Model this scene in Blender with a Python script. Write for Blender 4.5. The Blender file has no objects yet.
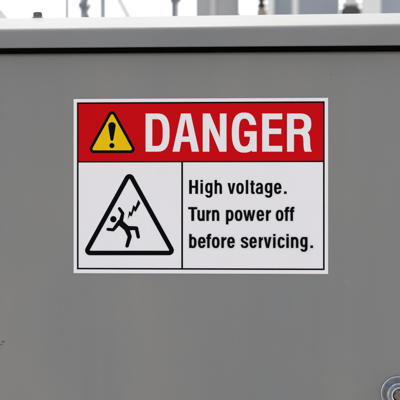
import bpy, bmesh, math, random
from mathutils import Vector
random.seed(4)
sc = bpy.context.scene
COL = sc.collection
R = math.radians
MM = 0.001

# ------------------------------------------------------------------ camera
EYE = 1.40                      # height of the lens above the yard
DIST = 1.10                     # lens to panel along the optical axis
YAW = R(2.87)
ax = Vector((-math.sin(YAW), math.cos(YAW), 0))
rt = Vector((math.cos(YAW), math.sin(YAW), 0))
upv = Vector((0, 0, 1))
CAM = Vector((0, 0, EYE)) - ax * DIST
cd = bpy.data.cameras.new('camera'); cam = bpy.data.objects.new('camera', cd); COL.objects.link(cam)
cam.location = CAM; cam.rotation_euler = (R(90), 0, YAW)
cd.sensor_width = 36; cd.lens = 36 * 1100 / 400
cd.clip_start = 0.02; cd.clip_end = 2000
cd.dof.use_dof = True; cd.dof.focus_distance = DIST; cd.dof.aperture_fstop = 16
sc.camera = cam

def P(px, py, Y=0.0):
    """point seen at (px,py) of the 400 px photograph on the vertical plane y=Y"""
    d = ax * 1100 + rt * (px - 200) + upv * (200 - py)
    t = (Y - CAM.y) / d.y
    return CAM + d * t

# ------------------------------------------------------------------ materials
def mat(name, base=(.5, .5, .5), rough=.5, metal=0.0, spec=.5, noise=0.0, nscale=8.0, bump=0.0, bscale=400.0,
        rnoise=0.0, coat=0.0):
    m = bpy.data.materials.new(name); m.use_nodes = True
    nt = m.node_tree; N = nt.nodes; L = nt.links
    b = N['Principled BSDF']
    b.inputs['Base Color'].default_value = (*base, 1)
    b.inputs['Roughness'].default_value = rough
    b.inputs['Metallic'].default_value = metal
    b.inputs['Specular IOR Level'].default_value = spec
    b.inputs['Coat Weight'].default_value = coat
    tc = N.new('ShaderNodeTexCoord')
    if noise:
        n = N.new('ShaderNodeTexNoise'); n.inputs['Scale'].default_value = nscale; n.inputs['Detail'].default_value = 5
        L.new(tc.outputs['Object'], n.inputs['Vector'])
        mr = N.new('ShaderNodeMapRange'); mr.inputs['From Min'].default_value = .3; mr.inputs['From Max'].default_value = .7
        mr.inputs['To Min'].default_value = 1 - noise; mr.inputs['To Max'].default_value = 1 + noise
        L.new(n.outputs['Fac'], mr.inputs['Value'])
        vm = N.new('ShaderNodeVectorMath'); vm.operation = 'SCALE'; vm.name = 'tone'
        vm.inputs[0].default_value = base
        L.new(mr.outputs['Result'], vm.inputs['Scale']); L.new(vm.outputs['Vector'], b.inputs['Base Color'])
        if rnoise:
            m2 = N.new('ShaderNodeMapRange'); m2.inputs['From Min'].default_value = .3; m2.inputs['From Max'].default_value = .7
            m2.inputs['To Min'].default_value = rough - rnoise; m2.inputs['To Max'].default_value = rough + rnoise
            L.new(n.outputs['Fac'], m2.inputs['Value']); L.new(m2.outputs['Result'], b.inputs['Roughness'])
    if bump:
        n = N.new('ShaderNodeTexNoise'); n.inputs['Scale'].default_value = bscale; n.inputs['Detail'].default_value = 2
        L.new(tc.outputs['Object'], n.inputs['Vector'])
        bp = N.new('ShaderNodeBump'); bp.inputs['Strength'].default_value = bump; bp.inputs['Distance'].default_value = .0004
        L.new(n.outputs['Fac'], bp.inputs['Height']); L.new(bp.outputs['Normal'], b.inputs['Normal'])
    return m

def speckle(m, spots, scale_noise=900, dark=(.035, .033, .03)):
    """paint chips and stains: little irregular marks at fixed places on the object"""
    nt = m.node_tree; N = nt.nodes; L = nt.links; b = N['Principled BSDF']
    tc = N.new('ShaderNodeTexCoord'); nz = N.new('ShaderNodeTexNoise'); nz.inputs['Scale'].default_value = scale_noise
    L.new(tc.outputs['Object'], nz.inputs['Vector'])
    sub = N.new('ShaderNodeVectorMath'); sub.operation = 'SUBTRACT'; sub.inputs[1].default_value = (.5, .5, .5)
    L.new(nz.outputs['Color'], sub.inputs[0])
    scl = N.new('ShaderNodeVectorMath'); scl.operation = 'SCALE'; scl.inputs['Scale'].default_value = .0022
    L.new(sub.outputs['Vector'], scl.inputs[0])
    add = N.new('ShaderNodeVectorMath'); L.new(tc.outputs['Object'], add.inputs[0]); L.new(scl.outputs['Vector'], add.inputs[1])
    last = b.inputs['Base Color'].links[0].from_socket
    for (x, z, sx, sz, amt) in spots:
        s = N.new('ShaderNodeVectorMath'); s.operation = 'SUBTRACT'; s.inputs[1].default_value = (x, 0, z)
        L.new(add.outputs['Vector'], s.inputs[0])
        q = N.new('ShaderNodeVectorMath'); q.operation = 'MULTIPLY'; q.inputs[1].default_value = (1 / sx, 0, 1 / sz)
        L.new(s.outputs['Vector'], q.inputs[0])
        ln = N.new('ShaderNodeVectorMath'); ln.operation = 'LENGTH'; L.new(q.outputs['Vector'], ln.inputs[0])
        mr = N.new('ShaderNodeMapRange'); mr.inputs['From Min'].default_value = .75; mr.inputs['From Max'].default_value = 1.15
        mr.inputs['To Min'].default_value = amt; mr.inputs['To Max'].default_value = 0
        L.new(ln.outputs['Value'], mr.inputs['Value'])
        mx = N.new('ShaderNodeMix'); mx.data_type = 'RGBA'
        L.new(mr.outputs['Result'], mx.inputs['Factor']); L.new(last, mx.inputs['A']); mx.inputs['B'].default_value = (*dark, 1)
        last = mx.outputs['Result']
    L.new(last, b.inputs['Base Color'])

M = {}
PAINT = (.224, .221, .211)
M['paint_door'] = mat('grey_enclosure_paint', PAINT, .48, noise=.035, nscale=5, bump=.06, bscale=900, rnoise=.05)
M['paint_lid'] = mat('grey_lid_paint', (.240, .243, .244), .5, spec=.13, noise=.05, nscale=9, bump=.06, bscale=900, rnoise=.05)
M['paint_body'] = mat('grey_body_paint', PAINT, .5, noise=.04, nscale=5)
M['shade_rubber'] = mat('gap_shade_rubber', (.006, .006, .005), .9, spec=.05, noise=.2, nscale=40)
M['white'] = mat('white_vinyl', (.895, .875, .897), .42, noise=.012, nscale=14, spec=.3)
M['red'] = mat('red_print', (.65, .0034, .0075), .5, noise=.04, nscale=9, spec=.02)
M['black'] = mat('black_print', (.003, .0035, .005), .5, noise=.15, nscale=30, spec=.02)
M['yellow'] = mat('yellow_print', (.90, .575, .003), .5, noise=.05, nscale=60, spec=.03)
M['chrome'] = mat('worn_chrome', (.60, .62, .65), .15, metal=1, noise=.16, nscale=160, rnoise=.07, bump=.12, bscale=500)
M['chrome_dull'] = mat('dull_plated_steel', (.40, .42, .46), .34, metal=1, noise=.3, nscale=220, rnoise=.1, bump=.2, bscale=600)
M['dark_hole'] = mat('dark_brass', (.22, .19, .155), .35, metal=.8, noise=.3, nscale=200)
M['bolt'] = mat('weathered_bolt_steel', (.15, .14, .13), .55, metal=.5, noise=.3, nscale=300)
M['galv'] = mat('galvanised_steel', (.36, .385, .42), .5, metal=.2, noise=.12, nscale=20)
M['galv_dark'] = mat('weathered_galvanised_steel', (.19, .20, .225), .55, metal=.2, noise=.2, nscale=20)
M['cab_warm'] = mat('warm_grey_cabinet_paint', (.40, .40, .40), .5, noise=.04, nscale=4)
M['trim'] = mat('pale_grey_trim_paint', (.58, .55, .56), .5, noise=.04, nscale=4)
M['cab_blue'] = mat('blue_grey_cabinet_paint', (.36, .395, .44), .5, noise=.04, nscale=4)
M['white_paint'] = mat('white_post_paint', (.82, .81, .80), .5, noise=.03, nscale=10)
M['porcelain'] = mat('white_porcelain', (.83, .82, .83), .2, noise=.02, nscale=30)
M['dark_metal'] = mat('dark_cast_metal', (.08, .072, .07), .5, metal=.2, noise=.3, nscale=40)
M['tan'] = mat('tan_clamp_paint', (.36, .27, .21), .5, noise=.15, nscale=40)
M['black_sheds'] = mat('black_polymer', (.012, .011, .011), .45, noise=.2, nscale=30)
M['concrete'] = mat('concrete', (.36, .34, .31), .9, noise=.12, nscale=6, bump=.4, bscale=120)
M['gravel'] = mat('gravel', (.34, .315, .275), .95, noise=.3, nscale=45, bump=1, bscale=60)

def streaks(m, amt, sc_=(38, 38, 1.6)):
    nt = m.node_tree; N = nt.nodes; L = nt.links
    tc = N.new('ShaderNodeTexCoord'); mp = N.new('ShaderNodeMapping'); mp.inputs['Scale'].default_value = sc_
    n = N.new('ShaderNodeTexNoise'); n.inputs['Scale'].default_value = 1; n.inputs['Detail'].default_value = 6; n.inputs['Roughness'].default_value = .6
    L.new(tc.outputs['Object'], mp.inputs['Vector']); L.new(mp.outputs['Vector'], n.inputs['Vector'])
    mr = N.new('ShaderNodeMapRange'); mr.inputs['From Min'].default_value = .3; mr.inputs['From Max'].default_value = .7
    mr.inputs['To Min'].default_value = 1 - amt; mr.inputs['To Max'].default_value = 1 + amt
    L.new(n.outputs['Fac'], mr.inputs['Value'])
    b = N['Principled BSDF']; src = b.inputs['Base Color'].links[0].from_socket
    vm = N.new('ShaderNodeVectorMath'); vm.operation = 'SCALE'; L.new(src, vm.inputs[0]); L.new(mr.outputs['Result'], vm.inputs['Scale'])
    L.new(vm.outputs['Vector'], b.inputs['Base Color'])
def reflection_tint(m, warm_sheen, cool, amt=.75):  # warm and cool reflections put into the door colour as broad noise
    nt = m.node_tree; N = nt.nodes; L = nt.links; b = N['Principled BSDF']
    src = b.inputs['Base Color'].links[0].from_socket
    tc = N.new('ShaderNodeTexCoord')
    for seed, colr, rot in ((3.1, warm_sheen, .5), (11.7, cool, -.35)):
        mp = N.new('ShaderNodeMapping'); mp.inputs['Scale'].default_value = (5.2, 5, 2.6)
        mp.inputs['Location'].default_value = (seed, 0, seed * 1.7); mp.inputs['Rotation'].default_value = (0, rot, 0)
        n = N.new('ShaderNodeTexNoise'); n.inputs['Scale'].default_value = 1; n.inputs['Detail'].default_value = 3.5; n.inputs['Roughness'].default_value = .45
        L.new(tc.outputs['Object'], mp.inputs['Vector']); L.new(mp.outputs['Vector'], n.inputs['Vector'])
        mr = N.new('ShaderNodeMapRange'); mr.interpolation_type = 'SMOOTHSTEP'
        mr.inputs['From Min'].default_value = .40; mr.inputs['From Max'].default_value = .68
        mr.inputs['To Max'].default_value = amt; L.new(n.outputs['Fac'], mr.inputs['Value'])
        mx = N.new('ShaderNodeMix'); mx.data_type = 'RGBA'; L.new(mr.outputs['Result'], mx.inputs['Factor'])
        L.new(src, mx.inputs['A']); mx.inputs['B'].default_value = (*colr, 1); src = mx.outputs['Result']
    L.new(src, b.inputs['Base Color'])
reflection_tint(M['paint_door'], (.272, .257, .230), (.203, .209, .218))
streaks(M['paint_door'], .025); streaks(M['paint_lid'], .03, (6, 60, 25))

def H(px, py):
    p = P(px, py); return p.x, p.z
def sp(px, py, sx, sz, amt):
    x, z = H(px, py); return (x, z - EYE, sx * MM, sz * MM, amt)
speckle(M['paint_door'], [sp(3.4, 341.9, 1.7, 1.0, .85), sp(.6, 344.6, 2.0, .7, .7), sp(52.9, 59.2, .8, .8, .30),
    sp(331, 74, 1.1, 1.1, .26), sp(353, 67, 1.0, .8, .2), sp(345, 100, 1.0, .9, .16), sp(232.7, 336.4, .75, .7, .22),
    sp(312, 345.5, 1.4, .6, .20), sp(28, 372, 1.5, 1.4, .08), sp(150, 300, .6, .6, .12), sp(362, 330, .7, .7, .1),
    sp(20, 120, .7, .7, .14), sp(266, 312, .5, .5, .16), sp(120, 352, .6, .8, .12), sp(341, 214, .6, .6, .14), sp(38, 240, .6, .5, .12)])
speckle(M['paint_door'], [sp(345.5, 281.5, 2.6, .45, .35), sp(349, 284, 1.4, .4, .3), sp(63, 305, .5, 1.6, .2), sp(300, 60, .5, .5, .3)], dark=(.42, .42, .41))

# ------------------------------------------------------------------ helpers
def tag(o, label=None, cat=None, group=None, kind=None):
    for k, v in (('label', label), ('category', cat), ('group', group), ('kind', kind)):
        if v: o[k] = v
    return o

def empty(name, loc, label, cat, group=None):
    o = bpy.data.objects.new(name, None); COL.objects.link(o); o.location = loc; o.empty_display_size = .05
    return tag(o, label, cat, group, 'thing')

def link(name, me, m, parent=None, origin=None, smooth=False):
    """mesh given in world coordinates -> object; origin = world point of its own origin"""
    o = bpy.data.objects.new(name, me); COL.objects.link(o)
    if m: me.materials.append(m)
    org = Vector(origin) if origin is not None else (parent.matrix_world.translation.copy() if parent else Vector())
    me.transform(__import__('mathutils').Matrix.Translation(-org))
    pw = Vector()
    if parent is not None:
        q = parent
        while q is not None:
            pw += q.location; q = q.parent
        o.parent = parent
    o.location = org - pw
    if smooth:
        me.polygons.foreach_set('use_smooth', [True] * len(me.polygons))
    return o

def wpos(o):
    p = Vector()
    while o is not None: p += o.location; o = o.parent
    return p

def bm_obj(name, bm, m, parent=None, smooth=False, origin=None, sharp=None):
    bmesh.ops.recalc_face_normals(bm, faces=bm.faces)
    me = bpy.data.meshes.new(name); bm.to_mesh(me); bm.free()
    if origin is None: origin = wpos(parent) if parent else (0, 0, 0)
    o = link(name, me, m, parent, origin, smooth)
    if smooth and sharp:
        me.set_sharp_from_angle(angle=R(sharp))
    return o

def add_box(bm, lo, hi, bev=0, seg=2):
    r = bmesh.ops.create_cube(bm, size=1)
    vs = r['verts']
    for v in vs:
        v.co = Vector(((lo[i] + hi[i]) / 2 + v.co[i] * (hi[i] - lo[i]) for i in range(3)))
    if bev:
        es = list({e for v in vs for e in v.link_edges})
        bmesh.ops.bevel(bm, geom=es, offset=bev, segments=seg, affect='EDGES', profile=.5)

def add_tube(bm, a, b, r0, r1=None, n=16):
    a = Vector(a); b = Vector(b); r1 = r0 if r1 is None else r1
    d = (b - a).normalized(); u = d.orthogonal().normalized(); w = d.cross(u)
    A = [bm.verts.new(a + (u * math.cos(t) + w * math.sin(t)) * r0) for t in [2 * math.pi * k / n for k in range(n)]]
    B = [bm.verts.new(b + (u * math.cos(t) + w * math.sin(t)) * r1) for t in [2 * math.pi * k / n for k in range(n)]]
    for k in range(n): bm.faces.new((A[k], A[(k + 1) % n], B[(k + 1) % n], B[k]))
    bm.faces.new(A[::-1]); bm.faces.new(B)

def add_lathe(bm, c, axis, prof, n=48, cap0=False, cap1=False):
    """prof = [(distance along axis, radius)]"""
    d = Vector(axis).normalized(); u = d.orthogonal().normalized(); w = d.cross(u); rings = []
    for (h, r) in prof:
        rings.append([bm.verts.new(Vector(c) + d * h + (u * math.cos(2 * math.pi * k / n) + w * math.sin(2 * math.pi * k / n)) * max(r, 1e-6)) for k in range(n)])
    for i in range(len(rings) - 1):
        for k in range(n):
            bm.faces.new((rings[i][k], rings[i][(k + 1) % n], rings[i + 1][(k + 1) % n], rings[i + 1][k]))
    if cap0: bm.faces.new(rings[0][::-1])
    if cap1: bm.faces.new(rings[-1])

def add_prism(bm, prof, x0, x1):
    """closed (y,z) profile extruded along x"""
    A = [bm.verts.new((x0, y, z)) for y, z in prof]; B = [bm.verts.new((x1, y, z)) for y, z in prof]
    n = len(prof)
    for k in range(n): bm.faces.new((A[k], A[(k + 1) % n], B[(k + 1) % n], B[k]))
    bm.faces.new(A[::-1]); bm.faces.new(B)

# ------------------------------------------------------------------ ground
bm = bmesh.new()
add_box(bm, (-300, -300, -.2), (300, 300, 0))
tag(bm_obj('ground', bm, M['gravel']), kind='structure')
bm = bmesh.new(); add_box(bm, (-.75, -.35, .004), (.75, .95, .14), .012)
tag(bm_obj('concrete_pad', bm, M['concrete']), kind='structure')

# ------------------------------------------------------------------ the enclosure
cab = empty('electrical_enclosure', (0, .35, .14),
            'grey painted steel electrical enclosure with sloping lid, carrying the red danger sign', 'electrical enclosure')
X0, X1 = -.50, .42
zt = P(200, 52.1).z           # top of the door
bm = bmesh.new(); add_box(bm, (X0 + .012, 0, .20), (X1 - .012, .040, zt), .0042, 6)
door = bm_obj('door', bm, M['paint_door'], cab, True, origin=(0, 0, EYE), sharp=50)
bm = bmesh.new(); add_box(bm, (X0, .058, .14), (X1, .70, zt - .004), .003, 2)
bm_obj('body', bm, M['paint_body'], cab, True, sharp=50)
bm = bmesh.new()
add_box(bm, (X0 + .02, .0405, .21), (X1 - .02, .0578, zt - .0025), .002, 2)
add_box(bm, (X0 + .004, .0410, zt - .0024), (X1 - .004, .0700, zt + .0060), .002, 2)  # black strip added to deepen the shade in the gap under the lid
bm_obj('shade_gasket', bm, M['shade_rubber'], cab, True, sharp=50)

# lid: a folded sheet whose top falls towards the front, with a deep front lip
LY = -.014                                  # lip stands proud of the door
zl = P(200, 46.6, LY).z; zu = P(200, 27.9, LY).z
SL = R(17); L_ = .0735
def arc(cy, cz, r, a0, a1, n=6):
    return [(cy + r * math.cos(R(a0 + (a1 - a0) * k / n)), cz + r * math.sin(R(a0 + (a1 - a0) * k / n))) for k in range(n + 1)]
rr = .0085; hr = .0016
# front upper corner arc from vertical lip (normal -y = 180 deg) to slope normal (90+17)
cyc = LY + rr; czc = zu - rr * .55
nrm = 90 + 17
prof = arc(LY + hr, zl + hr, hr, 270, 180, 5)
prof += arc(cyc, czc, rr, 180, nrm, 8)
sy, sz = prof[-1]
ry, rz = sy + L_ * math.cos(SL), sz + L_ * math.sin(SL)
rc = .006
prof += arc(ry + rc * math.sin(SL) * .5, rz - rc, rc, nrm, 90, 5)
yb = .74; SH_ = .0046
topz_ = prof[-1][1]
prof += arc(yb - .004, prof[-1][1] - .004, .004, 90, 0, 4)
prof += [(yb, zl), (yb - .003, zl), (yb - .003, zl + .02), (LY + .004, zl + .0135), (LY + .004, zl + hr)]
bm = bmesh.new(); add_prism(bm, prof, X0 - .02, X1 + .02)
SH = .0046                                  # the folded top sits slightly higher at the right end
for v in bm.verts:
    if v.co.z > zl + .012: v.co.z += SH * v.co.x
lid = bm_obj('lid', bm, M['paint_lid'], cab, True, origin=(0, 0, EYE), sharp=40)

# small hex bolt with a washer near the ridge of the lid
bx = P(37.8, 17, ry + .0085)
nv = Vector((0, 0, 1))
base = Vector((bx.x, ry + .0085, topz_ + .0001 + SH_ * bx.x))
ang = [60 * k + 12 for k in range(6)]
bm = bmesh.new()
add_lathe(bm, base, nv, [(-.001, .0070), (.0010, .0070), (.0014, .0066), (.0014, .002)], 32)
r = bmesh.ops.create_cone(bm, cap_ends=True, segments=6, radius1=.0051, radius2=.0051, depth=.0056)
for v in r['verts']:
    v.co = base + Vector((0, 0, .0042)) + v.co
top = [v for v in r['verts'] if v.co.z > base.z + .005]
bmesh.ops.bevel(bm, geom=[e for e in bm.edges if e.verts[0] in top and e.verts[1] in top], offset=.0007, segments=2, affect='EDGES')
bm_obj('bolt', bm, M['bolt'], lid, False, origin=base)

# latch: plated cup with a socket in the middle
lc = P(397.6, 392.7, 0)
lk_bm = bmesh.new()
add_lathe(lk_bm, lc, (0, -1, 0), [(-.002, .0170), (.0016, .0170), (.0026, .0167), (.0030, .0162), (.0029, .0157), (.0018, .0152), (.0014, .0146)], 96)
lock = bm_obj('lock', lk_bm, M['chrome'], cab, True, origin=lc)
bm = bmesh.new()
add_lathe(bm, lc, (0, -1, 0), [(.0012, .0147), (.0022, .0142), (.0050, .0133), (.0088, .0125), (.0116, .0121), (.0127, .0117), (.0131, .0111), (.0131, .0100), (.0127, .0094), (.0122, .0084)], 96)
bm_obj('dish', bm, M['chrome_dull'], lock, True, origin=lc)
bm = bmesh.new()
add_lathe(bm, lc, (0, -1, 0), [(.0120, .0086), (.0160, .0085), (.0171, .0081), (.0175, .0075), (.0173, .0069), (.0162, .0065), (.0090, .0063)], 72)
bm_obj('collar', bm, M['chrome'], lock, True, origin=lc)
bm = bmesh.new()
add_lathe(bm, lc, (0, -1, 0), [(.0092, .0064), (.0120, .0058), (.0128, .0052), (.0128, 0)], 48)
# key slot: a raised bridge either side of a dark groove
bmesh.ops.rotate(bm, verts=bm.verts, cent=lc, matrix=__import__('mathutils').Matrix.Rotation(.0, 3, 'Y'))
for s_ in (-1, 1):
    n0 = len(bm.verts)
    add_box(bm, (lc.x - .0036, lc.y - .0146, lc.z + s_ * .0022 - .0012), (lc.x + .0036, lc.y - .0129, lc.z + s_ * .0022 + .0012), .0004)
    bm.verts.ensure_lookup_table()
    vs_ = bm.verts[n0:]
    bmesh.ops.rotate(bm, verts=vs_, cent=lc, matrix=__import__('mathutils').Matrix.Rotation(R(52), 3, 'Y'))
bm_obj('key_barrel', bm, M['dark_hole'], lock, True, origin=lc, sharp=40)

# ------------------------------------------------------------------ the sign
sgc = P(200.9, 186, 0)
sign = empty('danger_sign', (sgc.x, 0, sgc.z),
             'white, red and black DANGER high voltage sign stuck on the grey enclosure door', 'warning sign')
T0 = .0009
bm = bmesh.new()
a = P(73.7, 99.0); b = P(328.1, 274.0); a2 = P(73.7, 273.1); b2 = P(328.1, 97.9)
sx0, sx1, szt, szb = a.x, b.x, (a.z + b2.z) / 2, (a2.z + b.z) / 2
add_box(bm, (sx0, -T0, szb), (sx1, .0002, szt), .0001, 1)
bm_obj('backing', bm, M['white'], sign)

class Ink:
    """flat printed shapes in photograph pixels laid on the sign face; every shape a hair above the one before"""
    def __init__(s, level): s.bm = bmesh.new(); s.y = -T0 - level * 1e-4
    def raw(s, pts, flat=True):
        vs = []
        for (px, py) in pts:
            q = P(px, py); vs.append(s.bm.verts.new((q.x, s.y, q.z)))
        f = s.bm.faces.new(vs)
        return f
    def next(s): s.y -= 8e-6
    def poly(s, pts): s.raw(pts); s.next()
    def strip(s, A, B, closed=False):
        va = [s.bm.verts.new((P(*p).x, s.y, P(*p).z)) for p in A]
        vb = [s.bm.verts.new((P(*p).x, s.y, P(*p).z)) for p in B]
        n = len(A)
        for k in range(n if closed else n - 1):
            j = (k + 1) % n
            s.bm.faces.new((va[k], va[j], vb[j], vb[k]))
        s.next()
    def build(s, name, m, parent):
        for f in s.bm.faces:
            f.normal_update()
            if f.normal.y > 0: f.normal_flip()
        me = bpy.data.meshes.new(name); s.bm.to_mesh(me); s.bm.free()
        return link(name, me, m, parent, wpos(parent))

def sup(cx, cy, a, b, t, e):
    c, s_ = math.cos(t), math.sin(t)
    return (cx + a * math.copysign(abs(c) ** (2 / e), c), cy + b * math.copysign(abs(s_) ** (2 / e), s_))

def rounded(pts, r, n=8):
    out = []; N_ = len(pts)
    for i in range(N_):
        p = Vector(pts[i]); a_ = (Vector(pts[i - 1]) - p).normalized(); b_ = (Vector(pts[(i + 1) % N_]) - p).normalized()
        half = a_.angle(b_) / 2; d = r / math.tan(half); c = p + (a_ + b_).normalized() * (r / math.sin(half))
        s_ = p + a_ * d; e_ = p + b_ * d
        a0 = math.atan2(s_.y - c.y, s_.x - c.x); a1 = math.atan2(e_.y - c.y, e_.x - c.x)
        da = (a1 - a0 + math.pi) % (2 * math.pi) - math.pi
        for k in range(n + 1):
            t = a0 + da * k / n; out.append((c.x + r * math.cos(t), c.y + r * math.sin(t)))
    return out

def disc(cx, cy, r, n=28): return [(cx + r * math.cos(2 * math.pi * k / n), cy + r * math.sin(2 * math.pi * k / n)) for k in range(n)]

def capsule(p, q, r0, r1=None, n=10):
    r1 = r0 if r1 is None else r1
    p = Vector(p); q = Vector(q); a0 = math.atan2(q.y - p.y, q.x - p.x); out = []
    for k in range(n + 1):
        t = a0 + math.pi / 2 + math.pi * k / n; out.append((p.x + r0 * math.cos(t), p.y + r0 * math.sin(t)))
    for k in range(n + 1):
        t = a0 - math.pi / 2 + math.pi * k / n; out.append((q.x + r1 * math.cos(t), q.y + r1 * math.sin(t)))
    return out

# frame lines (butted end to end)
k = Ink(1)
oL, oR, oT, oB = sx0 + .0035, sx1 - .0035, szt - .0035, szb + .0039
w = .00155
zd = P(200, 160.95).z; xd0, xd1 = P(181.35, 215).x, P(183.05, 215).x
def wrect(ink, x0, x1, z0, z1):
    vs = [ink.bm.verts.new((x, ink.y, z)) for x, z in ((x0, z0), (x1, z0), (x1, z1), (x0, z1))]
    ink.bm.faces.new(vs)
wrect(k, oL, oR, oT - w, oT); wrect(k, oL, oR, oB, oB + w)
wrect(k, oL, oL + w, oB + w, oT - w); wrect(k, oR - w, oR, oB + w, oT - w)
wrect(k, oL + w, oR - w, zd - .0014, zd); wrect(k, xd0, xd1, oB + w, zd - .0014)
k.build('border_lines', M['black'], sign)
k = Ink(1); wrect(k, oL + w, oR - w, zd, oT - w)
header = k.build('header_band', M['red'], sign)

# alert triangle
def tri(ax_, ytop, ybot, slope, inset=0):
    # sharp isosceles triangle; inset moves all sides inward
    h = math.sqrt(1 + slope ** 2)
    yt = ytop + inset * h / slope; yb_ = ybot - inset
    hw = slope * (yb_ - yt)
    return [(ax_, yt), (ax_ + hw, yb_), (ax_ - hw, yb_)]
k = Ink(2); k.poly(rounded(tri(112.3, 107.2, 153.1, .552), 4.0)); al = k.build('alert_triangle', M['black'], sign)
k = Ink(3); k.poly(rounded(tri(112.3, 107.2, 153.1, .552, 2.75), 1.5)); k.build('yellow_field', M['yellow'], al)
k = Ink(4)
k.poly(capsule((112.1, 125.9), (112.05, 139.4), 3.75, 1.5)); k.poly(disc(112.05, 145.6, 2.55))
k.build('exclamation_mark', M['black'], al)

# DANGER
k = Ink(2)
def rect(x0, y0, x1, y1): return [(x0, y0), (x1, y0), (x1, y1), (x0, y1)]
def bandpx(ink, co, ci, t0, t1, n=40, eo=2.5, ei=2.5, closed=False, u0=None, u1=None):
    ts = [R(t0 + (t1 - t0) * i / n) for i in range(n + (0 if closed else 1))]
    u0 = t0 if u0 is None else u0; u1 = t1 if u1 is None else u1
    us = [R(u0 + (u1 - u0) * i / n) for i in range(n + (0 if closed else 1))]
    f = lambda c, e, tt: [(x, c[1] - y) for x, y in (sup(c[0], 0, c[2], c[3], t, e) for t in tt)]
    A = f(co, eo, ts); B = f(ci, ei, us)
    ink.strip(A, B, closed)
t_, b_ = 113.6, 151.7
mid = (t_ + b_) / 2
k.poly(rect(145.7, t_, 152.4, b_))
k.poly(rect(152.4, t_, 157.0, t_ + 5.7)); k.poly(rect(152.4, b_ - 5.7, 157.0, b_))
bandpx(k, (157.0, mid, 12.6, (b_ - t_) / 2), (156.6, mid, 6.2, (b_ - t_) / 2 - 5.7), 90, -90, eo=2.7, ei=2.9)
# A
k.poly([(172.6, b_), (181.1, t_), (185.7, t_), (185.7, 118.6), (179.6, b_)])
k.poly([(199.1, b_), (190.7, t_), (185.7, t_), (185.7, 118.6), (191.9, b_)])
k.poly([(181.3, 141.9), (182.4, 136.6), (189.3, 136.6), (190.5, 141.9)])
# N
k.poly([(202.8, b_), (202.8, t_), (210.0, t_), (219.9, 137.6), (219.9, t_), (226.5, t_), (226.5, b_), (219.5, b_), (209.4, 127.6), (209.4, b_)])
# G
bandpx(k, (244.3, mid, 12.4, 20.0), (244.5, mid, 5.6, 13.9), 17.1, 334, 56, 2.55, 2.7, u0=26.5, u1=346)
k.poly(rect(244.3, 131.2, 256.7, 136.7)); k.poly([(249.9, 136.7), (256.7, 136.7), (256.7, b_), (251.9, b_), (251.4, 147.6), (249.9, 146.5)])
# E
k.poly(rect(262.2, t_, 269.0, b_)); k.poly(rect(269.0, t_, 282.2, t_ + 5.8)); k.poly(rect(269.0, 128.6, 281.2, 134.1)); k.poly(rect(269.0, b_ - 5.8, 282.2, b_))
# R
k.poly(rect(287.0, t_, 293.9, b_)); k.poly(rect(293.9, t_, 299.4, t_ + 5.5)); k.poly(rect(293.9, 129.0, 299.4, 134.4))
bandpx(k, (299.4, 124.0, 11.8, 10.4), (299.2, 124.05, 4.9, 4.95), 90, -90, 32, 2.5, 2.5)
k.poly([(297.0, 134.4), (297.0, 131.0), (305.0, 131.0), (307.3, 132.3), (308.7, 134.0), (309.6, 136.4), (310.0, 139.5), (310.1, 144.0), (310.4, 147.6), (310.9, 149.8), (311.9, b_), (304.7, b_), (303.9, 149.4), (303.5, 146.4), (303.4, 141.6), (303.2, 138.6), (302.6, 136.3), (301.4, 134.9), (300.0, 134.4)])
k.build('header_lettering', M['white'], sign)

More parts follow.
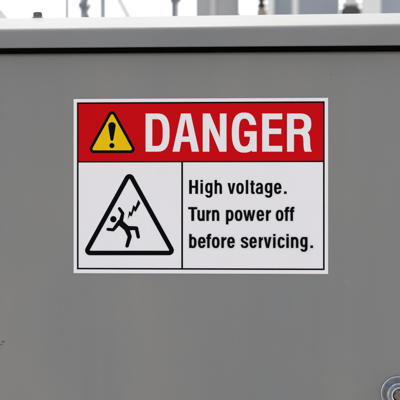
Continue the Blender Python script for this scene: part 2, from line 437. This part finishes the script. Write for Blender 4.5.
# message lettering: condensed bold letters drawn from stems, bowls and arches
class Type(Ink):
    XH = 10.9; CAP = 13.95; S = 2.45; T = 1.88
    def start(s, x, base): s.x = x; s.base = base
    def to(s, pts): return [(s.x + u, s.base - v) for u, v in pts]
    def pg(s, pts): s.poly(s.to(pts))
    def rc(s, x0, y0, x1, y1): s.pg([(x0, y0), (x1, y0), (x1, y1), (x0, y1)])
    def bd(s, co, ci, t0, t1, n=28, eo=2.5, ei=2.4, closed=False, u=None):
        ts = [R(t0 + (t1 - t0) * i / n) for i in range(n + (0 if closed else 1))]
        u0, u1 = u or (t0, t1)              # the inner edge may end at another angle: flat-cut terminals
        us = [R(u0 + (u1 - u0) * i / n) for i in range(len(ts))]
        s.strip(s.to([sup(*co, t, eo) for t in ts]), s.to([sup(*ci, t, ei) for t in us]), closed)
    def ring(s, W, t0=0, t1=360, closed=True, x0=0, u=None):
        h = s.XH / 2
        s.bd((x0 + W / 2, h, W / 2, h + .12), (x0 + W / 2, h, W / 2 - s.S, h - s.T), t0, t1, 44, closed=closed, u=u)
    def stroke(s, pts, ws, sub=6):
        P_ = [Vector(p) for p in pts]; L_, R_ = [], []; C = []; W_ = []
        ext = [2 * P_[0] - P_[1]] + P_ + [2 * P_[-1] - P_[-2]]
        for i in range(len(P_) - 1):
            p0, p1, p2, p3 = ext[i:i + 4]
            for q in range(sub + (1 if i == len(P_) - 2 else 0)):
                t = q / sub
                C.append(.5 * ((2 * p1) + (p2 - p0) * t + (2 * p0 - 5 * p1 + 4 * p2 - p3) * t * t + (3 * p1 - p0 - 3 * p2 + p3) * t ** 3))
                W_.append(ws[i] + (ws[i + 1] - ws[i]) * t)
        for i, c in enumerate(C):
            d = (C[min(i + 1, len(C) - 1)] - C[max(i - 1, 0)]).normalized(); n = Vector((-d.y, d.x))
            L_.append(tuple(c + n * W_[i] / 2)); R_.append(tuple(c - n * W_[i] / 2))
        s.strip(s.to(L_), s.to(R_))
    # ---- letters, W = width in pixels
    def arch(s, W, t0=0, t1=148):
        rb = 4.6; y = s.XH - rb
        s.bd((W / 2 + .25, y, W / 2 - .25, rb + .12), (W / 2 + .05, y, W / 2 - s.S + .05, rb - 2.15), t0, t1, 22, 2.4, 2.3)
        return y
    def n(s, W): s.rc(0, 0, s.S, s.XH); y = s.arch(W); s.rc(W - s.S, 0, W, y)
    def h(s, W): s.rc(0, 0, s.S, s.CAP); y = s.arch(W); s.rc(W - s.S, 0, W, y)
    def u(s, W):
        rb = 4.6
        s.rc(W - s.S, 0, W, s.XH); s.rc(0, rb, s.S, s.XH)
        s.bd((W / 2 - .25, rb, W / 2 - .25, rb + .12), (W / 2 - .05, rb, W / 2 - s.S + .05, rb - 2.15), 180, 328, 22, 2.4, 2.3)
    def r(s, W):
        s.rc(0, 0, s.S, s.XH)
        s.pg([(s.S, 6.4), (s.S, 9.2), (3.1, 10.2), (3.9, 10.85), (4.7, 11.05), (W, 11.0), (W, 8.35), (4.2, 8.3), (3.3, 7.75)])
    def i(s, W): s.rc(0, 0, s.S, s.XH); s.rc(0, 11.95, s.S, s.CAP)
    def l(s, W): s.rc(0, 0, s.S, s.CAP)
    def o(s, W): s.ring(W)
    def c(s, W): s.ring(W, 17.7, 342.3, False, u=(32.6, 327.4))
    def e(s, W):
        s.ring(W, -2, 342.3, False, u=(-2, 327.4)); s.rc(1.6, 4.75, W - .04, 6.5)
    def b(s, W): s.rc(0, 0, s.S, s.CAP); s.ring(W, -150, 150, False)
    def p(s, W): s.rc(0, -3.5, s.S, s.XH); s.ring(W, -150, 150, False)
    def g(s, W):
        s.rc(W - s.S, .2, W, s.XH); h = s.XH / 2 + .5
        s.bd((W / 2, h, W / 2, s.XH - h + .12), (W / 2, h, W / 2 - s.S, s.XH - h - s.T + .1), 28, 332, 40)
        s.bd((W / 2, .3, W / 2, 4.1), (W / 2 - .1, .3, W / 2 - s.S + .1, 2.15), 194.6, 360, 24, 2.4, 2.3, u=(214, 360))
    def a(s, W):
        s.bd((W / 2, 7.2, W / 2 - .25, 3.85), (W / 2, 7.2, W / 2 - s.S - .1, 1.95), 0, 174.4, 24, 2.4, 2.3, u=(0, 166.5))
        s.rc(W - s.S - .25, 1.2, W - .25, 7.2); s.pg([(W - s.S - .25, 1.3), (W - s.S + .1, 0), (W + .05, 0), (W - .25, 1.4)])
        s.bd((W / 2 - .45, 3.25, W / 2 - .45, 3.4), (W / 2 - .3, 3.1, 1.15, 1.5), 80, 322, 30, 2.3, 2.2)
        s.pg([(2.6, 6.55), (2.9, 4.75), (W - s.S, 5.5), (W - s.S, 7.3)])
    def s(s, W):
        s.stroke([(W - 1.2, 7.55), (W - 1.3, 8.6), (W - 2.1, 9.75), (W / 2, 10.05), (1.9, 9.6), (1.3, 8.2), (1.9, 6.8), (W / 2 + .1, 5.6), (W - 1.75, 4.5),
                  (W - 1.2, 2.9), (W - 1.85, 1.3), (W / 2, .85), (1.95, 1.25), (1.25, 2.4), (1.2, 3.4)],
                 [2.3, 2.25, 2.0, 1.8, 2.05, 2.4, 2.3, 2.2, 2.3, 2.45, 2.05, 1.8, 2.0, 2.25, 2.3])
    def f(s, W):
        s.rc(.95, 0, .95 + s.S, 10.6); s.rc(0, 9.05, W - .15, 10.85)
        s.pg([(.95, 10.6), (3.57, 10.6), (3.6, 11.5), (3.95, 12.05), (W, 12.15), (W, 14.1), (3.1, 14.15), (1.9, 13.75), (1.15, 12.85), (.95, 11.6)])
    def t(s, W):
        s.rc(.95, 2.3, .95 + s.S, 13.3); s.rc(0, 9.05, W, 10.85)
        s.pg([(.95, 2.4), (3.57, 2.4), (3.6, 2.1), (4.0, 1.85), (W, 1.9), (W, .05), (3.0, -.1), (1.7, .15), (1.1, 1.0)])
    def v(s, W):
        c_ = W / 2
        s.pg([(0, s.XH), (2.65, s.XH), (c_, 3.2), (W - 2.65, s.XH), (W, s.XH), (c_ + 1.35, 0), (c_ - 1.35, 0)])
    def w(s, W):
        c_ = W / 2
        s.pg([(0, s.XH), (2.45, s.XH), (W * .30, 3.6), (c_ - 1.15, s.XH), (c_ + 1.15, s.XH), (W * .70, 3.6), (W - 2.45, s.XH), (W, s.XH),
              (W * .70 + 1.25, 0), (W * .70 - 1.2, 0), (c_, 6.6), (W * .30 + 1.2, 0), (W * .30 - 1.25, 0)])
    def H(s, W): s.rc(0, 0, 2.75, s.CAP); s.rc(W - 2.75, 0, W, s.CAP); s.rc(2.75, 6.0, W - 2.75, 8.2)
    def T_(s, W): s.rc(0, 11.6, W, s.CAP - .1); s.rc(W / 2 - 1.38, 0, W / 2 + 1.38, 11.6)
    def dot(s, W): s.rc(0, 0, W, 2.5)

tp = Type(2)
def line(base, items):
    for ch, x0, x1 in items:
        tp.start(x0, base); getattr(tp, {'T': 'T_', '.': 'dot'}.get(ch, ch))(x1 - x0)
line(193.9, [('H', 189.2, 198.1), ('i', 200.5, 203.1), ('g', 205.2, 212.5), ('h', 214.6, 222.0), ('v', 227.6, 235.4), ('o', 236.3, 243.8),
    ('l', 245.8, 248.4), ('t', 250.1, 254.7), ('a', 255.8, 263.1), ('g', 264.8, 272.3), ('e', 274.0, 281.4), ('.', 284.0, 286.6)])
line(220.9, [('T', 188.3, 197.3), ('u', 197.5, 204.7), ('r', 206.4, 210.8), ('n', 212.1, 219.3), ('p', 226.0, 233.5), ('o', 234.9, 242.4),
    ('w', 243.2, 255.3), ('e', 256.6, 264.1), ('r', 266.0, 271.0), ('o', 275.8, 283.4), ('f', 284.3, 289.2), ('f', 289.5, 294.4)])
line(247.9, [('b', 189.3, 196.6), ('e', 198.1, 205.6), ('f', 206.3, 211.3), ('o', 212.0, 219.6), ('r', 221.4, 226.4), ('e', 227.3, 234.8),
    ('s', 240.8, 248.3), ('e', 249.5, 256.8), ('r', 258.8, 262.9), ('v', 263.8, 271.4), ('i', 273.1, 275.7), ('c', 277.6, 284.9),
    ('i', 286.3, 288.9), ('n', 290.9, 298.3), ('g', 300.2, 307.4), ('.', 310.3, 312.9)])
tp.build('message_lettering', M['black'], sign)

# shock triangle with the falling figure and the spark
k = Ink(2)
so = tri(129.6, 168.9, 255.2, .5535); si = tri(129.6, 168.9, 255.2, .5535, 4.55)
k.strip(rounded(so, 4.9), rounded(si, .55), True)
sh = k.build('shock_triangle', M['black'], sign)
k = Ink(2)
k.poly(disc(113.5, 219.2, 3.15, 36))
for seg in (((119.5, 208.6), (122.9, 213.4), 1.5, 1.6), ((122.9, 213.4), (121.0, 221.5), 1.6, 2.1), ((108.1, 229.3), (113.4, 229.8), 1.5, 1.5),
            ((113.4, 229.8), (118.8, 223.0), 1.5, 2.0), ((120.3, 222.5), (127.2, 228.6), 3.0, 2.9), ((127.6, 228.1), (136.5, 228.2), 2.2, 1.85),
            ((136.5, 228.2), (138.4, 236.9), 1.85, 1.65), ((127.0, 229.2), (129.9, 236.6), 2.6, 2.0), ((129.9, 236.6), (127.2, 245.8), 2.0, 1.75)):
    k.poly(capsule(*seg))
k.build('falling_figure', M['black'], sh)
k = Ink(2)
k.poly([(127.8, 219.6), (129.3, 210.9), (131.3, 212.8), (133.5, 204.9), (135.5, 207.2), (138.4, 199.7), (140.5, 203.0), (135.7, 212.0), (134.0, 210.2), (131.6, 216.7), (130.0, 215.2)])
k.build('spark', M['black'], sh)

# ------------------------------------------------------------------ switchyard behind the lid
def yard_cabinet(px0, px1, Y, m, label, seam=None, hgt=3.4, trim=None):
    a_, b_ = P(px0, 10, Y), P(px1, 10, Y); D = .55
    c = empty('switchgear_cabinet', ((a_.x + b_.x) / 2, Y + D / 2, 0), label, 'cabinet', 'tall grey cabinets behind the lid')
    bm = bmesh.new(); add_box(bm, (a_.x, Y + .02, .12), (b_.x, Y + D, hgt), .006); bm_obj('body', bm, m, c, True, sharp=50)
    bm = bmesh.new(); add_box(bm, (a_.x - .03, Y - .05, hgt + .001), (b_.x + .03, Y + D + .03, hgt + .06), .01); bm_obj('roof', bm, m, c, True, sharp=50)
    bm = bmesh.new(); add_box(bm, (a_.x + .02, Y + .03, 0), (b_.x - .02, Y + D - .03, .119)); bm_obj('plinth', bm, M['concrete'], c)
    if trim:
        t0, t1 = P(trim[0], 10, Y).x, P(trim[1], 10, Y).x
        bm = bmesh.new(); add_box(bm, (t0, Y - .012, .2), (t1, Y - .0005, hgt - .05), .003); bm_obj('trim_strip', bm, M['trim'], c, True, sharp=50)
    edges = [a_.x] + ([P(seam, 10, Y).x] if seam else []) + [b_.x]
    for x0, x1 in zip(edges[:-1], edges[1:]):
        bm = bmesh.new(); add_box(bm, (x0 + .006, Y, .16), (x1 - .006, Y + .0195, hgt - .03), .006, 3)
        d = bm_obj('door', bm, m, c, True, sharp=50)
        bm = bmesh.new(); add_tube(bm, (x1 - .05, Y - .03, 1.0), (x1 - .05, Y - .03, 1.2), .008)
        add_tube(bm, (x1 - .05, Y - .03, 1.02), (x1 - .05, Y, 1.02), .007); add_tube(bm, (x1 - .05, Y - .03, 1.18), (x1 - .05, Y, 1.18), .007)
        bm_obj('handle', bm, M['dark_metal'], d, True, sharp=50)
    return c
YB = 6.2
yard_cabinet(195.2, 238.6, YB, M['cab_warm'], 'leftmost tall cabinet behind the lid, warm grey with a pale vertical trim strip', 213, trim=(210.3, 215.8))
yard_cabinet(274.5, 340.0, YB + .15, M['cab_blue'], 'middle tall cabinet behind the lid, blue grey, crossed by a thin white post')
yard_cabinet(377.0, 430.0, YB + .1, M['cab_blue'], 'blue grey tall cabinet cut off by the right edge of the photo')

def post(px0, px1, Y, h, m, name, label, cat, group=None):
    a_, b_ = P(px0, 10, Y), P(px1, 10, Y); r_ = (b_.x - a_.x) / 2
    c = empty(name, ((a_.x + b_.x) / 2, Y, 0), label, cat, group); x = c.location.x
    bm = bmesh.new(); add_tube(bm, (x, Y, .012), (x, Y, h), r_, r_, 24); bm_obj('shaft', bm, m, c, True, sharp=50)
    bm = bmesh.new(); add_box(bm, (x - r_ - .05, Y - r_ - .05, 0), (x + r_ + .05, Y + r_ + .05, .0119), .002); bm_obj('base_plate', bm, m, c)
    bm = bmesh.new(); add_lathe(bm, (x, Y, h), (0, 0, 1), [(.0005, r_ * 1.08), (.02, r_ * 1.08), (.035, r_ * .7), (.04, 0)], 24); bm_obj('cap', bm, m, c, True, sharp=50)
    return c
G = 'white posts among the cabinets'
post(266.4, 274.2, YB - .25, 3.6, M['white_paint'], 'white_post', 'white post between the black insulator and the middle cabinet', 'post', G)
post(292.3, 298.2, YB - .2, 3.6, M['white_paint'], 'white_post', 'thinnest white post, in front of the middle blue grey cabinet', 'post', G)
post(361.0, 380.6, YB - .35, 3.6, M['white_paint'], 'white_post', 'broad white post left of the cabinet at the right edge', 'post', G)
post(64.9, 69.1, 11.0, 6.0, M['galv_dark'], 'steel_pole', 'thin grey pole against the white sky, right of the lid bolt', 'pole')

# black polymer insulator on a tan clamp
def insulator(name, px, pybase, Y, rad, n, m_sh, m_base, m_post, label, hb):
    q = P(px, pybase, Y); x, z = q.x, q.z
    c = empty(name, (x, Y, 0), label, 'insulator')
    bm = bmesh.new(); add_box(bm, (x - .05, Y - .05, 0), (x + .05, Y + .05, z - hb), .004); bm_obj('support', bm, m_post, c)
    bm = bmesh.new(); add_lathe(bm, (x, Y, z - hb), (0, 0, 1), [(.0005, rad * .8), (hb * .3, rad), (hb * .8, rad), (hb, rad * .7), (hb, 0)], 28)
    bm_obj('base_cap', bm, m_base, c, True, sharp=50)
    prof = []
    for i in range(n):
        h0 = .0005 + i * .045
        prof += [(h0, rad * .55), (h0 + .012, rad), (h0 + .018, rad), (h0 + .036, rad * .55)]
    prof += [(n * .045, rad * .4), (n * .045, 0)]
    bm = bmesh.new(); add_lathe(bm, (x, Y, z), (0, 0, 1), prof, 28); bm_obj('sheds', bm, m_sh, c, True)
    return c
insulator('insulator', 261.5, 8.5, YB - .1, .033, 9, M['black_sheds'], M['tan'], M['galv'], 'black insulator on a tan clamp left of a white post', .075)
insulator('insulator', 351, 6.8, YB - .15, .068, 8, M['porcelain'], M['dark_metal'], M['galv'], 'white porcelain insulator on a dark base beside the broad white post', .09)

# low crossbeam joining the first cabinet and the insulator support
a_, b_ = P(240, 13.4, YB), P(258.2, 13.4, YB)
c = empty('support_beam', ((a_.x + b_.x) / 2, YB + .1, 0), 'low grey crossbeam between the warm grey cabinet and the black insulator', 'beam')
bm = bmesh.new(); add_box(bm, (a_.x - .008, YB + .03, a_.z - .14), (b_.x - .03, YB + .17, a_.z), .012, 3); bm_obj('beam', bm, M['galv'], c, True, sharp=50)
bm = bmesh.new(); add_box(bm, (a_.x + .02, YB + .05, 0), (a_.x + .07, YB + .15, a_.z - .1405), .004); bm_obj('leg', bm, M['galv'], c)

# lattice column
Y = 11.5
xa, xb = P(83.5, 10, Y).x, P(101.5, 10, Y).x
c = empty('lattice_column', ((xa + xb) / 2, Y, 0), 'weathered steel lattice column with diagonal braces against the white sky', 'steel column')
for (x, dy, wd) in ((xa, 0, .042), (xb, 0, .020), (xa, .24, .02), (xb, .24, .02)):
    bm = bmesh.new(); add_box(bm, (x - wd, Y + dy - .02, 0), (x + wd, Y + dy + .02, 6.5), .003); bm_obj('leg', bm, M['galv_dark'] if wd > .05 else M['galv'], c)
for i in range(17):
    z0 = .2 + i * .36 + .175
    s_ = 1 if i % 2 else -1
    for dy in (-.03, .27):
        bm = bmesh.new()
        add_tube(bm, ((xa, xb)[s_ < 0], Y + dy, z0), ((xa, xb)[s_ > 0], Y + dy, z0 + .34), .017, .017, 8)
        bm_obj('brace', bm, M['galv_dark'], c)
for zz in (.06, P(88, 6.0, Y).z, 6.44):
    bm = bmesh.new(); add_box(bm, (xa - .06, Y - .06, zz - .035), (xa + .06, Y - .045, zz + .035), .003); bm_obj('gusset_plate', bm, M['galv_dark'], c)

# dark H-column with a bracket
Y = 9.0
q = P(174.2, 10, Y); x = q.x
c = empty('steel_column', (x, Y, 0), 'dark steel column with a side bracket left of the warm grey cabinet', 'steel column')
bm = bmesh.new(); add_box(bm, (x - .026, Y - .04, 0), (x + .020, Y + .04, 5.5), .003); bm_obj('shaft', bm, M['galv_dark'], c)
bm = bmesh.new(); add_box(bm, (x + .0205, Y - .03, .3), (x + .050, Y + .03, 5.3), .003); bm_obj('conduit', bm, M['porcelain'], c)
zb = P(180, 3.2, Y).z
bm = bmesh.new(); add_box(bm, (x - .04, Y - .06, zb), (x + .075, Y - .041, zb + .16), .004); bm_obj('bracket', bm, M['galv_dark'], c)

# leaning strut far off; lens flare is put into its near-white colour
Y = 24.0
p0, p1 = P(128.5, 17, Y), P(119.5, 0, Y)
d = (p1 - p0).normalized(); s0 = p0 - d * (p0.z / d.z); s1 = p1 + d * 5
c = empty('leaning_strut', s0, 'leaning strut, coloured pale as if by lens flare, against the white sky, between the lattice column and dark column', 'strut')
bm = bmesh.new(); add_tube(bm, s0, s1, .09, .09, 16); bm_obj('shaft', bm, M['porcelain'], c, True, sharp=50)  # near-white porcelain colour stands for lens flare on the shaft
bm = bmesh.new(); add_box(bm, (s0.x - .2, Y - .2, .0005), (s0.x + .2, Y + .2, .06), .01); bm_obj('footing', bm, M['concrete'], c)

# pale hood at the far left, standing behind the lid
Y = 2.2
q = P(-3, 18, Y); z0 = P(0, 20.2, Y).z
c = empty('vent_hood', (q.x - .06, Y, 0), 'pale hood with a sloping side cut off by the left edge behind the lid', 'hood')
xr = P(8.5, 20, Y).x
bm = bmesh.new()
zz = P(0, 19.0, Y).z; zt_ = P(0, 8.5, Y).z
pts = [(xr, zz - .006), (xr, zz), (P(1.0, 10, Y).x, zt_), (xr - .20, zt_ + .004), (xr - .23, zz), (xr - .23, zz - .006)]
A = [bm.verts.new((x, Y, z)) for x, z in pts]; B = [bm.verts.new((x, Y + .2, z)) for x, z in pts]
for i in range(len(pts)): bm.faces.new((A[i], A[(i + 1) % len(pts)], B[(i + 1) % len(pts)], B[i]))
bm.faces.new(A[::-1]); bm.faces.new(B)
bmesh.ops.bevel(bm, geom=list(bm.edges), offset=.002, segments=2, affect='EDGES')
bm_obj('cover', bm, M['porcelain'], c, True, sharp=40)
bm = bmesh.new(); add_tube(bm, (q.x - .06, Y + .1, 0), (q.x - .06, Y + .1, zz - .0065), .04, .04, 24); bm_obj('riser_pipe', bm, M['galv'], c, True, sharp=50)

# ------------------------------------------------------------------ light
SUN_EL, SUN_AZ = R(62), R(-12)     # azimuth measured from +Y (behind the enclosure) towards +X
sd = Vector((math.sin(SUN_AZ) * math.cos(SUN_EL), math.cos(SUN_AZ) * math.cos(SUN_EL), math.sin(SUN_EL)))
ld = bpy.data.lights.new('sun', 'SUN'); lo = bpy.data.objects.new('sun', ld); COL.objects.link(lo)
ld.energy = .8; ld.angle = R(14); ld.color = (1, .91, .80)
lo.rotation_euler = (-sd).to_track_quat('-Z', 'Y').to_euler(); lo.location = (0, 0, 6)
W = bpy.data.worlds.new('World'); sc.world = W; W.use_nodes = True
nt = W.node_tree; N = nt.nodes; L = nt.links
sk = N.new('ShaderNodeTexSky'); sk.sky_type = 'NISHITA'; sk.sun_disc = False
sk.sun_elevation = SUN_EL; sk.sun_rotation = SUN_AZ; sk.dust_density = 3; sk.air_density = 1; sk.ozone_density = 1
bw = N.new('ShaderNodeRGBToBW'); L.new(sk.outputs['Color'], bw.inputs['Color'])
mx = N.new('ShaderNodeMix'); mx.data_type = 'RGBA'; mx.inputs['Factor'].default_value = .74    # overcast: cloud scatters the blue away
L.new(sk.outputs['Color'], mx.inputs['A']); L.new(bw.outputs['Val'], mx.inputs['B'])
L.new(mx.outputs['Result'], N['Background'].inputs['Color'])
N['Background'].inputs['Strength'].default_value = .15

vs = sc.view_settings
vs.view_transform = 'Standard'; vs.look = 'None'; vs.gamma = 1; vs.exposure = 1.42
sc.render.engine = 'CYCLES'
sc.cycles.use_denoising = True; sc.cycles.filter_width = 1.25
sc.render.film_transparent = False
